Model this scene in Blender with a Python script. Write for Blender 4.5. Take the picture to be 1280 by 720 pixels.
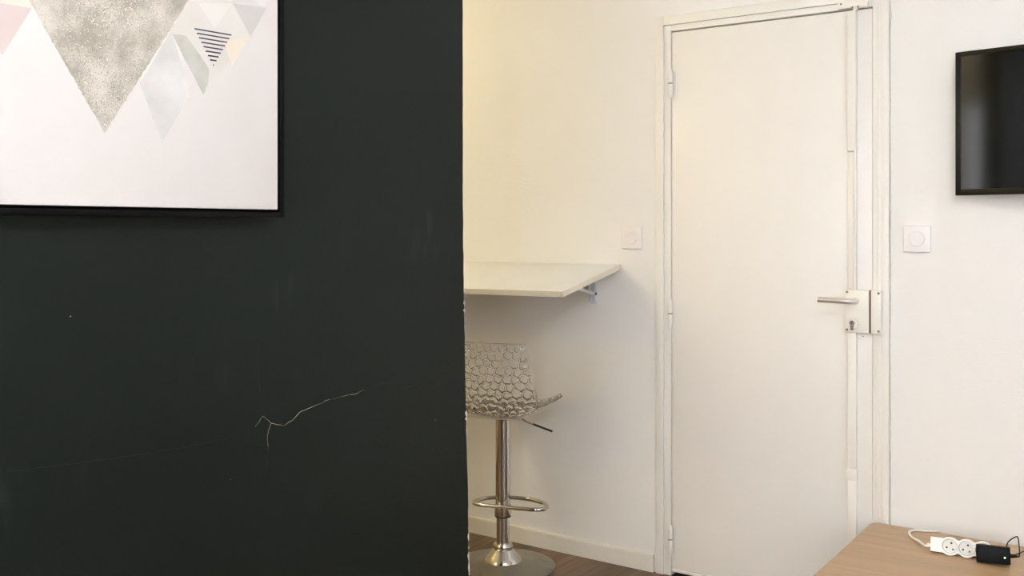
import bpy, bmesh, math, random
import numpy as np
from mathutils import Vector, Matrix

for o in list(bpy.data.objects):
    bpy.data.objects.remove(o)
random.seed(4)
scene = bpy.context.scene
COL = scene.collection
PI = math.pi

# ------------------------------------------------------------------ camera
cam_data = bpy.data.cameras.new('camera')
cam_data.sensor_width = 36.0
cam_data.lens = 36.0 * 1240 / 1280
cam_data.shift_y = -76 / 1280
cam_data.clip_start = 0.05
cam = bpy.data.objects.new('camera', cam_data)
cam.location = (0.0, -3.41, 1.31)
cam.rotation_euler = (math.radians(90), 0, math.radians(34.71))
COL.objects.link(cam)
scene.camera = cam

# ------------------------------------------------------------------ sky, lights, exposure
world = bpy.data.worlds.new('sky')
scene.world = world
world.use_nodes = True
bg = world.node_tree.nodes['Background']
bg.inputs['Color'].default_value = (0.93, 0.96, 1.0, 1)
bg.inputs['Strength'].default_value = 1.6


def area_light(name, loc, rot, sx, sy, power, color):
    d = bpy.data.lights.new(name, 'AREA')
    d.shape = 'RECTANGLE'
    d.size, d.size_y = sx, sy
    d.energy = power
    d.color = color
    o = bpy.data.objects.new(name, d)
    o.location = loc
    o.rotation_euler = rot
    COL.objects.link(o)
    return o


# daylight coming in through the two windows of the wall behind the camera and the right wall
area_light('daylight_window', (-0.10, -4.93, 1.55), (math.radians(90), 0, PI), 1.5, 1.5, 262, (0.875, 0.93, 1.0))
# daylight from the second opening, on the right of the room
area_light('daylight_side', (2.42, -3.3, 1.55), (math.radians(90), 0, math.radians(90)), 1.1, 1.4, 6, (0.95, 0.97, 1.0))


def bulb(name, loc, radius, power, color):
    d = bpy.data.lights.new(name, 'POINT')
    d.shadow_soft_size = radius
    d.energy = power
    d.color = color
    o = bpy.data.objects.new(name, d)
    o.location = loc
    COL.objects.link(o)
    return o


bulb('kitchen_bulb', (-3.30, -1.20, 2.30), 0.10, 13.5, (1.0, 0.90, 0.60))
bulb('under_shelf_fill', (-3.10, -3.30, 2.33), 0.16, 13, (1.0, 0.80, 0.32))  # added fill without a fixture, lifts the wall under the shelf
bulb('room_bulb', (0.30, -2.20, 2.30), 0.12, 21, (0.94, 0.96, 1.0))

scene.view_settings.view_transform = 'Standard'
scene.view_settings.look = 'None'
scene.view_settings.gamma = 1.0
scene.view_settings.use_curve_mapping = False
scene.view_settings.exposure = 0.87


# ------------------------------------------------------------------ materials
def lin(c):
    return tuple((v / 255 / 12.92) if v / 255 <= 0.04045 else ((v / 255 + 0.055) / 1.055) ** 2.4 for v in c) + (1.0,)


def new_mat(name):
    m = bpy.data.materials.new(name)
    m.use_nodes = True
    nt = m.node_tree
    b = nt.nodes['Principled BSDF']
    return m, nt, b


def noise_mat(name, c1, c2, scale=3.0, rough=0.5, bump=0.0, bscale=200.0, metallic=0.0, stretch=(1, 1, 1), detail=4,
              spec=0.5, rough2=None):
    m, nt, b = new_mat(name)
    N, L = nt.nodes, nt.links
    tc = N.new('ShaderNodeTexCoord')
    mp = N.new('ShaderNodeMapping')
    mp.inputs['Scale'].default_value = stretch
    L.new(tc.outputs['Object'], mp.inputs['Vector'])
    n = N.new('ShaderNodeTexNoise')
    n.inputs['Scale'].default_value = scale
    n.inputs['Detail'].default_value = detail
    L.new(mp.outputs[0], n.inputs['Vector'])
    r = N.new('ShaderNodeValToRGB')
    r.color_ramp.elements[0].position = 0.3
    r.color_ramp.elements[1].position = 0.7
    r.color_ramp.elements[0].color = lin(c1)
    r.color_ramp.elements[1].color = lin(c2)
    L.new(n.outputs['Fac'], r.inputs['Fac'])
    L.new(r.outputs['Color'], b.inputs['Base Color'])
    b.inputs['Roughness'].default_value = rough
    b.inputs['Metallic'].default_value = metallic
    b.inputs['Specular IOR Level'].default_value = spec
    if rough2 is not None:
        mr = N.new('ShaderNodeMapRange')
        mr.inputs['From Min'].default_value = 0.35
        mr.inputs['From Max'].default_value = 0.65
        mr.inputs['To Min'].default_value = rough
        mr.inputs['To Max'].default_value = rough2
        L.new(n.outputs['Fac'], mr.inputs['Value'])
        L.new(mr.outputs[0], b.inputs['Roughness'])
    if bump:
        n2 = N.new('ShaderNodeTexNoise')
        n2.inputs['Scale'].default_value = bscale
        n2.inputs['Detail'].default_value = 3
        L.new(tc.outputs['Object'], n2.inputs['Vector'])
        bp = N.new('ShaderNodeBump')
        bp.inputs['Strength'].default_value = bump
        bp.inputs['Distance'].default_value = 0.002
        L.new(n2.outputs['Fac'], bp.inputs['Height'])
        L.new(bp.outputs[0], b.inputs['Normal'])
    return m


M = {}
M['wall'] = noise_mat('white_wall_paint', (236, 234, 232), (240, 238, 236), 1.5, 0.55, 0.25, 140)
M['kitchenwall'] = noise_mat('warm_bounce_cream', (226, 208, 158), (231, 213, 166), 1.5, 0.6, 0.2, 140)  # warm tone put on an unseen wall for yellow bounce light
M['ceiling'] = noise_mat('ceiling_paint', (236, 234, 230), (240, 238, 234), 1.5, 0.8, 0.1, 140)
M['door'] = noise_mat('white_gloss_paint', (237, 233, 228), (241, 237, 232), 2.0, 0.38, 0.12, 60)
M['trim'] = noise_mat('white_trim_paint', (236, 233, 228), (240, 237, 232), 4.0, 0.4, 0.15, 90)
M['cream'] = noise_mat('cream_metal_paint', (237, 233, 225), (240, 236, 229), 8.0, 0.35, 0.05, 90)
M['base'] = noise_mat('baseboard_paint', (230, 225, 215), (236, 231, 222), 6.0, 0.35, 0.1, 90)
M['shelf'] = noise_mat('white_melamine', (233, 233, 231), (237, 237, 235), 5.0, 0.4, 0.03, 200)
M['shelf_edge'] = noise_mat('worn_edge_band', (226, 218, 203), (236, 231, 219), 14.0, 0.4)
M['bracket'] = noise_mat('white_bracket_paint', (222, 224, 232), (230, 232, 238), 9.0, 0.35)
M['switch'] = noise_mat('white_switch_plastic', (238, 233, 234), (241, 237, 238), 6.0, 0.25)
M['plastic'] = noise_mat('white_strip_plastic', (240, 238, 232), (244, 242, 237), 8.0, 0.3)
M['socket'] = noise_mat('socket_insert_plastic', (226, 221, 212), (232, 228, 220), 8.0, 0.35)
M['hole'] = noise_mat('socket_hole_black', (10, 9, 9), (16, 14, 14), 8.0, 0.6)
M['black'] = noise_mat('black_adapter_plastic', (7, 7, 8), (11, 11, 12), 20.0, 0.5, 0.1, 500, spec=0.15)
M['frame'] = noise_mat('black_frame_paint', (7, 6, 7), (10, 9, 10), 12.0, 0.5, spec=0.1)
M['bezel'] = noise_mat('tv_bezel_plastic', (9, 9, 10), (13, 13, 13), 12.0, 0.4, spec=0.35)
M['chrome'] = noise_mat('chrome', (205, 203, 200), (214, 212, 209), 6.0, 0.07, metallic=1.0, rough2=0.12)
M['satin'] = noise_mat('satin_steel', (226, 222, 217), (234, 230, 226), 6.0, 0.36, metallic=1.0)
M['brushed'] = noise_mat('base_dish_metal', (150, 146, 139), (162, 158, 150), 6.0, 0.24, metallic=1.0, rough2=0.32)
M['screw'] = noise_mat('dull_screw_metal', (120, 112, 104), (150, 142, 134), 60.0, 0.45, metallic=0.8)
M['brass'] = noise_mat('worn_cylinder_brass', (128, 118, 106), (168, 158, 146), 90.0, 0.35, metallic=0.9)
M['bolt'] = noise_mat('reddish_brown_bolt', (66, 36, 30), (90, 54, 44), 40.0, 0.8)
M['dark'] = noise_mat('dark_gap', (38, 30, 26), (52, 40, 34), 12.0, 0.9)
M['rubber'] = noise_mat('black_rubber', (14, 14, 15), (22, 22, 22), 12.0, 0.6)
M['crack'] = noise_mat('plaster_crack_line', (92, 92, 82), (182, 178, 162), 26.0, 0.9, detail=2)
M['crackfaint'] = noise_mat('faint_crack_line', (22, 27, 24), (44, 48, 44), 26.0, 0.9)
M['chip'] = noise_mat('bare_plaster_chip', (205, 198, 182), (232, 226, 212), 70.0, 0.9)
M['caulk'] = noise_mat('aged_caulk', (205, 198, 184), (222, 216, 204), 40.0, 0.7)
M['seamdark'] = noise_mat('brown_hinge_joint', (120, 96, 82), (165, 142, 124), 30.0, 0.9)  # brown tone for the joint line between hinge knuckles


def dark_wall_mat():
    m, nt, b = new_mat('dark_green_wall_paint')
    N, L = nt.nodes, nt.links
    tc = N.new('ShaderNodeTexCoord')
    n = N.new('ShaderNodeTexNoise')
    n.inputs['Scale'].default_value = 1.6
    n.inputs['Detail'].default_value = 5
    L.new(tc.outputs['Object'], n.inputs['Vector'])
    r = N.new('ShaderNodeValToRGB')
    r.color_ramp.elements[0].position = 0.3
    r.color_ramp.elements[1].position = 0.72
    r.color_ramp.elements[0].color = lin((14, 20, 17))
    r.color_ramp.elements[1].color = lin((18, 25, 21))
    L.new(n.outputs['Fac'], r.inputs['Fac'])
    # chalky scuffs: soft blobs at fixed places on the wall, broken up by streaky noise
    mp = N.new('ShaderNodeMapping')
    mp.inputs['Scale'].default_value = (1, 40, 9)
    L.new(tc.outputs['Object'], mp.inputs['Vector'])
    n2 = N.new('ShaderNodeTexNoise')
    n2.inputs['Scale'].default_value = 1.0
    n2.inputs['Detail'].default_value = 3
    L.new(mp.outputs[0], n2.inputs['Vector'])
    total = None
    for (y, z, rad, amt) in [(-1.735, 1.325, 0.055, 0.13), (-1.775, 1.27, 0.05, 0.12), (-1.70, 1.26, 0.04, 0.07),
                             (-2.155, 1.205, 0.035, 0.13), (-2.17, 1.175, 0.03, 0.08), (-2.29, 1.05, 0.04, 0.05),
                             (-2.56, 0.93, 0.05, 0.05), (-2.70, 0.93, 0.09, 0.10), (-2.74, 0.90, 0.08, 0.09), (-2.08, 0.80, 0.04, 0.05)]:
        d = N.new('ShaderNodeVectorMath')
        d.operation = 'DISTANCE'
        L.new(tc.outputs['Object'], d.inputs[0])
        d.inputs[1].default_value = (-1.378, y, z)
        mr = N.new('ShaderNodeMapRange')
        mr.interpolation_type = 'SMOOTHSTEP'
        mr.inputs['From Min'].default_value = 0.0
        mr.inputs['From Max'].default_value = rad
        mr.inputs['To Min'].default_value = amt
        mr.inputs['To Max'].default_value = 0.0
        L.new(d.outputs['Value'], mr.inputs['Value'])
        if total is None:
            total = mr.outputs[0]
        else:
            a = N.new('ShaderNodeMath')
            a.operation = 'ADD'
            L.new(total, a.inputs[0])
            L.new(mr.outputs[0], a.inputs[1])
            total = a.outputs[0]
    st = N.new('ShaderNodeMapRange')
    st.inputs['From Min'].default_value = 0.42
    st.inputs['From Max'].default_value = 0.66
    L.new(n2.outputs['Fac'], st.inputs['Value'])
    mu = N.new('ShaderNodeMath')
    mu.operation = 'MULTIPLY'
    L.new(total, mu.inputs[0])
    L.new(st.outputs[0], mu.inputs[1])
    mix = N.new('ShaderNodeMix')
    mix.data_type = 'RGBA'
    L.new(mu.outputs[0], mix.inputs['Factor'])
    L.new(r.outputs['Color'], mix.inputs['A'])
    mix.inputs['B'].default_value = lin((92, 100, 98))
    L.new(mix.outputs['Result'], b.inputs['Base Color'])
    b.inputs['Roughness'].default_value = 0.50
    b.inputs['Specular IOR Level'].default_value = 0.22
    n3 = N.new('ShaderNodeTexNoise')
    n3.inputs['Scale'].default_value = 150
    L.new(tc.outputs['Object'], n3.inputs['Vector'])
    bp = N.new('ShaderNodeBump')
    bp.inputs['Strength'].default_value = 0.2
    bp.inputs['Distance'].default_value = 0.0015
    L.new(n3.outputs['Fac'], bp.inputs['Height'])
    L.new(bp.outputs[0], b.inputs['Normal'])
    return m


M['darkwall'] = dark_wall_mat()


def wood_mat(name, cols, grain=(60, 1.6, 60), rough=0.45, vary=False, scale=1.0):
    m, nt, b = new_mat(name)
    N, L = nt.nodes, nt.links
    tc = N.new('ShaderNodeTexCoord')
    mp = N.new('ShaderNodeMapping')
    mp.inputs['Scale'].default_value = grain
    L.new(tc.outputs['Object'], mp.inputs['Vector'])
    if vary:
        oi = N.new('ShaderNodeObjectInfo')
        add = N.new('ShaderNodeVectorMath')
        add.operation = 'MULTIPLY_ADD'
        L.new(oi.outputs['Random'], add.inputs[0])
        add.inputs[1].default_value = (31, 17, 5)
        L.new(mp.outputs[0], add.inputs[2])
        vec = add.outputs[0]
    else:
        vec = mp.outputs[0]
    n = N.new('ShaderNodeTexNoise')
    n.inputs['Scale'].default_value = scale
    n.inputs['Detail'].default_value = 6
    n.inputs['Distortion'].default_value = 0.6
    L.new(vec, n.inputs['Vector'])
    r = N.new('ShaderNodeValToRGB')
    els = r.color_ramp.elements
    els[0].position, els[1].position = 0.28, 0.74
    els[0].color, els[1].color = lin(cols[0]), lin(cols[2])
    e = els.new(0.5)
    e.color = lin(cols[1])
    L.new(n.outputs['Fac'], r.inputs['Fac'])
    out = r.outputs['Color']
    if vary:
        hs = N.new('ShaderNodeHueSaturation')
        mr = N.new('ShaderNodeMapRange')
        mr.inputs['To Min'].default_value = 0.82
        mr.inputs['To Max'].default_value = 1.15
        L.new(oi.outputs['Random'], mr.inputs['Value'])
        L.new(mr.outputs[0], hs.inputs['Value'])
        L.new(out, hs.inputs['Color'])
        out = hs.outputs['Color']
    L.new(out, b.inputs['Base Color'])
    b.inputs['Roughness'].default_value = rough
    bp = N.new('ShaderNodeBump')
    bp.inputs['Strength'].default_value = 0.15
    bp.inputs['Distance'].default_value = 0.001
    L.new(n.outputs['Fac'], bp.inputs['Height'])
    L.new(bp.outputs[0], b.inputs['Normal'])
    return m


M['plank'] = wood_mat('brown_laminate', [(82, 61, 43), (112, 87, 62), (139, 112, 85)], (26, 1.4, 26), 0.42, True)
M['oak'] = wood_mat('light_oak_laminate', [(172, 140, 104), (182, 150, 113), (190, 158, 121)], (1.6, 34, 34), 0.33)
M['oak_edge'] = noise_mat('oak_edge_band', (196, 156, 116), (208, 168, 128), 10, 0.45)


def glitter_mat():
    m, nt, b = new_mat('printed_glitter')
    N, L = nt.nodes, nt.links
    tc = N.new('ShaderNodeTexCoord')
    n = N.new('ShaderNodeTexNoise')
    n.inputs['Scale'].default_value = 22
    n.inputs['Detail'].default_value = 6
    L.new(tc.outputs['Object'], n.inputs['Vector'])
    r = N.new('ShaderNodeValToRGB')
    r.color_ramp.elements[0].position, r.color_ramp.elements[1].position = 0.36, 0.66
    r.color_ramp.elements[0].color = lin((158, 151, 139))
    r.color_ramp.elements[1].color = lin((202, 195, 184))
    L.new(n.outputs['Fac'], r.inputs['Fac'])
    v = N.new('ShaderNodeTexVoronoi')
    v.inputs['Scale'].default_value = 620
    L.new(tc.outputs['Object'], v.inputs['Vector'])
    sp = N.new('ShaderNodeSeparateColor')
    L.new(v.outputs['Color'], sp.inputs[0])
    hi = N.new('ShaderNodeMath')
    hi.operation = 'GREATER_THAN'
    hi.inputs[1].default_value = 0.90
    L.new(sp.outputs[0], hi.inputs[0])
    lo = N.new('ShaderNodeMath')
    lo.operation = 'LESS_THAN'
    lo.inputs[1].default_value = 0.16
    L.new(sp.outputs[1], lo.inputs[0])
    # sparkle only where a broad mask allows
    n2 = N.new('ShaderNodeTexNoise')
    n2.inputs['Scale'].default_value = 9
    L.new(tc.outputs['Object'], n2.inputs['Vector'])
    mk = N.new('ShaderNodeMapRange')
    mk.inputs['From Min'].default_value = 0.40
    mk.inputs['From Max'].default_value = 0.60
    mk.inputs['To Min'].default_value = 0.25
    mk.inputs['To Max'].default_value = 0.62
    L.new(n2.outputs['Fac'], mk.inputs['Value'])
    cur = r.outputs['Color']
    for fac, col in ((hi.outputs[0], (226, 219, 202)), (lo.outputs[0], (132, 125, 108))):
        mm = N.new('ShaderNodeMath')
        mm.operation = 'MULTIPLY'
        L.new(fac, mm.inputs[0])
        L.new(mk.outputs[0], mm.inputs[1])
        mix = N.new('ShaderNodeMix')
        mix.data_type = 'RGBA'
        L.new(mm.outputs[0], mix.inputs['Factor'])
        L.new(cur, mix.inputs['A'])
        mix.inputs['B'].default_value = lin(col)
        cur = mix.outputs['Result']
    L.new(cur, b.inputs['Base Color'])
    b.inputs['Roughness'].default_value = 0.6
    return m


M['glitter'] = glitter_mat()
M['canvas'] = noise_mat('canvas_white', (219, 214, 211), (223, 218, 215), 6.0, 0.7, 0.1, 300)
M['pink'] = noise_mat('print_dusty_pink', (201, 184, 181), (206, 189, 186), 20.0, 0.7)
M['creamprint'] = noise_mat('print_cream', (212, 203, 189), (216, 209, 196), 20.0, 0.7)
M['greywash'] = noise_mat('print_grey_wash', (190, 188, 184), (212, 209, 206), 16.0, 0.7)
M['greywash_dark'] = noise_mat('print_grey_brush', (172, 170, 161), (192, 190, 182), 30.0, 0.7)
M['greyflat'] = noise_mat('print_flat_grey', (187, 182, 178), (192, 186, 183), 20.0, 0.7)
M['palewash'] = noise_mat('print_pale_wash', (203, 199, 191), (209, 204, 198), 20.0, 0.7)
M['palelight'] = noise_mat('print_pale_light', (211, 206, 201), (213, 209, 203), 20.0, 0.7)
M['peach'] = noise_mat('print_peach', (214, 202, 185), (217, 205, 191), 20.0, 0.7)
M['ink'] = noise_mat('print_navy_ink', (46, 42, 66), (56, 50, 74), 20.0, 0.6)


def clear_mat():
    m, nt, b = new_mat('clear_acrylic')
    b.inputs['Base Color'].default_value = (1.0, 0.998, 0.99, 1)
    b.inputs['Transmission Weight'].default_value = 1.0
    b.inputs['Roughness'].default_value = 0.02
    b.inputs['IOR'].default_value = 1.46
    return m


M['clear'] = clear_mat()


def screen_mat():
    m, nt, b = new_mat('tv_screen_glass')
    N, L = nt.nodes, nt.links
    tc = N.new('ShaderNodeTexCoord')
    n = N.new('ShaderNodeTexNoise')
    n.inputs['Scale'].default_value = 2.0
    L.new(tc.outputs['Object'], n.inputs['Vector'])
    mr = N.new('ShaderNodeMapRange')
    mr.inputs['To Min'].default_value = 0.09
    mr.inputs['To Max'].default_value = 0.11
    L.new(n.outputs['Fac'], mr.inputs['Value'])
    L.new(mr.outputs[0], b.inputs['Roughness'])
    b.inputs['Base Color'].default_value = (0.004, 0.0045, 0.0045, 1)
    b.inputs['IOR'].default_value = 1.85
    return m


M['screen'] = screen_mat()


def emit_mat(name, col, s):
    m, nt, b = new_mat(name)
    b.inputs['Base Color'].default_value = (*col, 1)
    b.inputs['Emission Color'].default_value = (*col, 1)
    b.inputs['Emission Strength'].default_value = s
    return m


M['led'] = emit_mat('green_led', (0.55, 1.0, 0.6), 2.2)
M['lampglass'] = emit_mat('lamp_glass_lit', (1.0, 0.85, 0.6), 2.0)


def pane_mat():
    m, nt, b = new_mat('window_glass')
    b.inputs['Transmission Weight'].default_value = 1.0
    b.inputs['Roughness'].default_value = 0.0
    b.inputs['IOR'].default_value = 1.1
    return m


M['pane'] = pane_mat()


# ------------------------------------------------------------------ geometry helpers
def link(name, me, mat=None, parent=None, smooth=False):
    o = bpy.data.objects.new(name, me)
    if mat is not None and not me.materials:
        me.materials.append(mat)
    if smooth:
        me.polygons.foreach_set('use_smooth', [True] * len(me.polygons))
        try:
            me.set_sharp_from_angle(angle=math.radians(38))
        except Exception:
            pass
    COL.objects.link(o)
    if parent is not None:
        o.parent = parent
    return o


def obj(name, bm, mat=None, parent=None, smooth=False):
    bmesh.ops.recalc_face_normals(bm, faces=bm.faces[:])
    me = bpy.data.meshes.new(name)
    bm.to_mesh(me)
    bm.free()
    return link(name, me, mat, parent, smooth)


def add_box(bm, x0, x1, y0, y1, z0, z1, bev=0.0, mtx=None, seg=2):
    r = bmesh.ops.create_cube(bm, size=1.0)
    vs = r['verts']
    for v in vs:
        v.co = Vector(((x0 + x1) / 2 + v.co.x * (x1 - x0), (y0 + y1) / 2 + v.co.y * (y1 - y0), (z0 + z1) / 2 + v.co.z * (z1 - z0)))
    out = vs
    if bev > 0:
        es = list({e for v in vs for e in v.link_edges})
        rr = bmesh.ops.bevel(bm, geom=es, offset=bev, segments=seg, affect='EDGES', profile=0.5)
        out = list({v for f in rr['faces'] for v in f.verts} | {v for v in vs if v.is_valid})
    if mtx is not None:
        for v in out:
            v.co = mtx @ v.co
    return out


def box(name, x0, x1, y0, y1, z0, z1, mat, parent=None, bev=0.0, mtx=None):
    bm = bmesh.new()
    add_box(bm, x0, x1, y0, y1, z0, z1, bev, mtx)
    return obj(name, bm, mat, parent, smooth=bev > 0)


def add_tube(bm, pts, r, seg=14, closed=False):
    pts = [Vector(p) for p in pts]
    n = len(pts)
    rings = []
    up = None
    for i, p in enumerate(pts):
        if closed:
            t = (pts[(i + 1) % n] - pts[i - 1]).normalized()
        else:
            a, b_ = pts[max(i - 1, 0)], pts[min(i + 1, n - 1)]
            t = (b_ - a).normalized()
        if up is None:
            up = Vector((0, 0, 1)) if abs(t.z) < 0.9 else Vector((1, 0, 0))
        side = t.cross(up).normalized()
        up = side.cross(t).normalized()
        rr = r[i] if isinstance(r, (list, tuple)) else r
        rings.append([bm.verts.new(p + side * (rr * math.cos(2 * PI * k / seg)) + up * (rr * math.sin(2 * PI * k / seg))) for k in range(seg)])
    m = n if closed else n - 1
    for i in range(m):
        A, B = rings[i], rings[(i + 1) % n]
        for k in range(seg):
            bm.faces.new((A[k], A[(k + 1) % seg], B[(k + 1) % seg], B[k]))
    if not closed:
        bm.faces.new(rings[0][::-1])
        bm.faces.new(rings[-1])


def add_lathe(bm, prof, seg=40, mtx=None):
    """prof: list of (r, z); closed top and bottom when r == 0"""
    rings = []
    for r, z in prof:
        if r < 1e-6:
            rings.append([bm.verts.new((0, 0, z))])
        else:
            rings.append([bm.verts.new((r * math.cos(2 * PI * k / seg), r * math.sin(2 * PI * k / seg), z)) for k in range(seg)])
    for A, B in zip(rings, rings[1:]):
        if len(A) == 1 and len(B) == 1:
            continue
        for k in range(seg):
            if len(A) == 1:
                bm.faces.new((A[0], B[k], B[(k + 1) % seg]))
            elif len(B) == 1:
                bm.faces.new((A[k], A[(k + 1) % seg], B[0]))
            else:
                bm.faces.new((A[k], A[(k + 1) % seg], B[(k + 1) % seg], B[k]))
    if mtx is not None:
        for ring in rings:
            for v in ring:
                v.co = mtx @ v.co


def lathe(name, prof, mat, parent=None, seg=40, mtx=None, smooth=True):
    bm = bmesh.new()
    add_lathe(bm, prof, seg, mtx)
    return obj(name, bm, mat, parent, smooth)


def add_prism(bm, poly, a0, a1, axis='y'):
    """poly: list of 2D points, extruded along axis from a0 to a1"""
    def mk(p, a):
        if axis == 'y':
            return (p[0], a, p[1])
        if axis == 'x':
            return (a, p[0], p[1])
        return (p[0], p[1], a)
    A = [bm.verts.new(mk(p, a0)) for p in poly]
    B = [bm.verts.new(mk(p, a1)) for p in poly]
    n = len(poly)
    fa, fb = bm.faces.new(A), bm.faces.new(B[::-1])
    for k in range(n):
        bm.faces.new((A[k], B[k], B[(k + 1) % n], A[(k + 1) % n]))
    return A, B, fa, fb


def smooth_path(pts, sub=8, closed=False):
    P = [Vector(p) for p in pts]
    n = len(P)
    out = []
    rng = range(n) if closed else range(n - 1)
    for i in rng:
        p1, p2 = P[i], P[(i + 1) % n]
        p0 = P[i - 1] if (closed or i > 0) else p1
        p3 = P[(i + 2) % n] if (closed or i + 2 < n) else p2
        for k in range(sub):
            t = k / sub
            out.append(0.5 * ((2 * p1) + (-p0 + p2) * t + (2 * p0 - 5 * p1 + 4 * p2 - p3) * t * t + (-p0 + 3 * p1 - 3 * p2 + p3) * t ** 3))
    if not closed:
        out.append(P[-1])
    return out


def tube(name, pts, r, mat, parent=None, seg=14, closed=False):
    bm = bmesh.new()
    add_tube(bm, pts, r, seg, closed)
    return obj(name, bm, mat, parent, True)


def cut(o, cutter_bm):
    """boolean difference, applied at once; the cutter is removed again"""
    bmesh.ops.recalc_face_normals(cutter_bm, faces=cutter_bm.faces[:])
    me = bpy.data.meshes.new('tmp')
    cutter_bm.to_mesh(me)
    cutter_bm.free()
    c = bpy.data.objects.new('tmp', me)
    COL.objects.link(c)
    c.matrix_world = o.matrix_world.copy()
    md = o.modifiers.new('b', 'BOOLEAN')
    md.object = c
    md.operation = 'DIFFERENCE'
    md.solver = 'EXACT'
    bpy.context.view_layer.update()
    dg = bpy.context.evaluated_depsgraph_get()
    nm = bpy.data.meshes.new_from_object(o.evaluated_get(dg))
    o.modifiers.clear()
    o.data = nm
    bpy.data.objects.remove(c)
    try:
        nm.polygons.foreach_set('use_smooth', [True] * len(nm.polygons))
        nm.set_sharp_from_angle(angle=math.radians(30))
    except Exception:
        pass


def thing(name, label, cat, loc=(0, 0, 0), rot=(0, 0, 0), group=None):
    o = bpy.data.objects.new(name, None)
    o.empty_display_size = 0.1
    COL.objects.link(o)
    o.location = loc
    o.rotation_euler = rot
    tag(o, label, cat, group)
    return o


def tag(o, label, cat, group=None):
    o['label'] = label
    o['category'] = cat
    if group:
        o['group'] = group


def struct(o, label=None, cat=None):
    o['kind'] = 'structure'
    if label:
        o['label'] = label
    if cat:
        o['category'] = cat
    return o


# ------------------------------------------------------------------ room shell
XL, XR, YF, H = -3.95, 2.50, -5.00, 2.55
DX0, DX1, DZ1 = -1.629, -0.897, 2.042      # door opening (leaf size)

floor = struct(box('floor', XL - 0.2, XR + 0.2, YF - 0.2, 0.2, -0.12, -0.012, M['dark']),
               'brown wood laminate floor under the bar stool', 'floor')
# laminate planks, each its own piece
pw, pl = 0.192, 1.28
pm = {}
x = XL
row = 0
while x < XR - 0.005:
    x1 = min(x + pw, XR)
    y = YF - (row * 0.437 % 1) * pl
    while y < -0.005:
        ya, yb = max(y, YF), min(y + pl, 0.0)
        if yb - ya > 0.02:
            key = (round(x1 - x, 3), round(yb - ya, 3))
            if key not in pm:
                bm = bmesh.new()
                add_box(bm, 0.0006, x1 - x - 0.0006, 0.0006, yb - ya - 0.0006, -0.012, 0.0, 0.0009, seg=1)
                o = obj('plank', bm, M['plank'], floor)
                pm[key] = o.data
            else:
                o = link('plank', pm[key], None, floor)
            o.location = (x, ya, 0)
        y += pl
    x = x1
    row += 1

ceiling = struct(box('ceiling', XL - 0.2, XR + 0.2, YF - 0.2, 0.2, H, H + 0.1, M['ceiling']), 'white ceiling', 'ceiling')
# back wall with the recess the door stands in
bm = bmesh.new()
add_box(bm, XL - 0.2, DX0 - 0.032, 0.0, 0.12, 0.0, H)
add_box(bm, DX1 + 0.032, XR + 0.2, 0.0, 0.12, 0.0, H)
add_box(bm, DX0 - 0.032, DX1 + 0.032, 0.0, 0.12, DZ1 + 0.032, H)
add_box(bm, XL - 0.2, XR + 0.2, 0.12, 0.2, 0.0, H)
wall_back = struct(obj('wall_back', bm, M['wall']), 'white painted wall around the door', 'wall')
struct(box('wall_left', XL - 0.1, XL, YF, 0, 0, H, M['kitchenwall']), 'unseen wall, toned warm for bounce light, at the far end of the kitchen corner', 'wall')

# right wall with opening
bm = bmesh.new()
wy0, wy1, wz0, wz1 = -3.85, -2.75, 0.85, 2.25
add_box(bm, XR, XR + 0.2, YF, wy0, 0, H)
add_box(bm, XR, XR + 0.2, wy1, 0, 0, H)
add_box(bm, XR, XR + 0.2, wy0, wy1, 0, wz0)
add_box(bm, XR, XR + 0.2, wy0, wy1, wz1, H)
struct(obj('wall_right', bm, M['wall']), 'white wall with a side window', 'wall')
# front wall (behind the camera) with opening
bm = bmesh.new()
fx0, fx1, fz0, fz1 = -0.85, 0.65, 0.80, 2.30
kx0, kx1, kz0, kz1 = -3.75, -2.30, 0.95, 2.40
add_box(bm, XL - 0.1, kx0, YF - 0.2, YF, 0, H)
add_box(bm, kx1, fx0, YF - 0.2, YF, 0, H)
add_box(bm, kx0, kx1, YF - 0.2, YF, 0, kz0)
add_box(bm, kx0, kx1, YF - 0.2, YF, kz1, H)
add_box(bm, fx1, XR + 0.2, YF - 0.2, YF, 0, H)
add_box(bm, fx0, fx1, YF - 0.2, YF, 0, fz0)
add_box(bm, fx0, fx1, YF - 0.2, YF, fz1, H)
struct(obj('wall_front', bm, M['wall']), 'white wall with the main window', 'wall')


def window(name, axis, a0, a1, z0, z1, plane):
    bm = bmesh.new()
    w = 0.05

    def b(p0, p1, q0, q1):
        if axis == 'x':
            add_box(bm, p0, p1, plane - 0.03, plane + 0.03, q0, q1)
        else:
            add_box(bm, plane - 0.03, plane + 0.03, p0, p1, q0, q1)
    b(a0, a0 + w, z0, z1)
    b(a1 - w, a1, z0, z1)
    b(a0 + w, a1 - w, z0, z0 + w)
    b(a0 + w, a1 - w, z1 - w, z1)
    mid = (a0 + a1) / 2
    b(mid - 0.03, mid + 0.03, z0 + w, z1 - w)
    o = struct(obj(name, bm, M['trim']), None, None)
    for p0, p1 in ((a0 + w, mid - 0.03), (mid + 0.03, a1 - w)):
        if axis == 'x':
            box('pane', p0, p1, plane - 0.003, plane + 0.003, z0 + w, z1 - w, M['pane'], o)
        else:
            box('pane', plane - 0.003, plane + 0.003, p0, p1, z0 + w, z1 - w, M['pane'], o)
    return o


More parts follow.
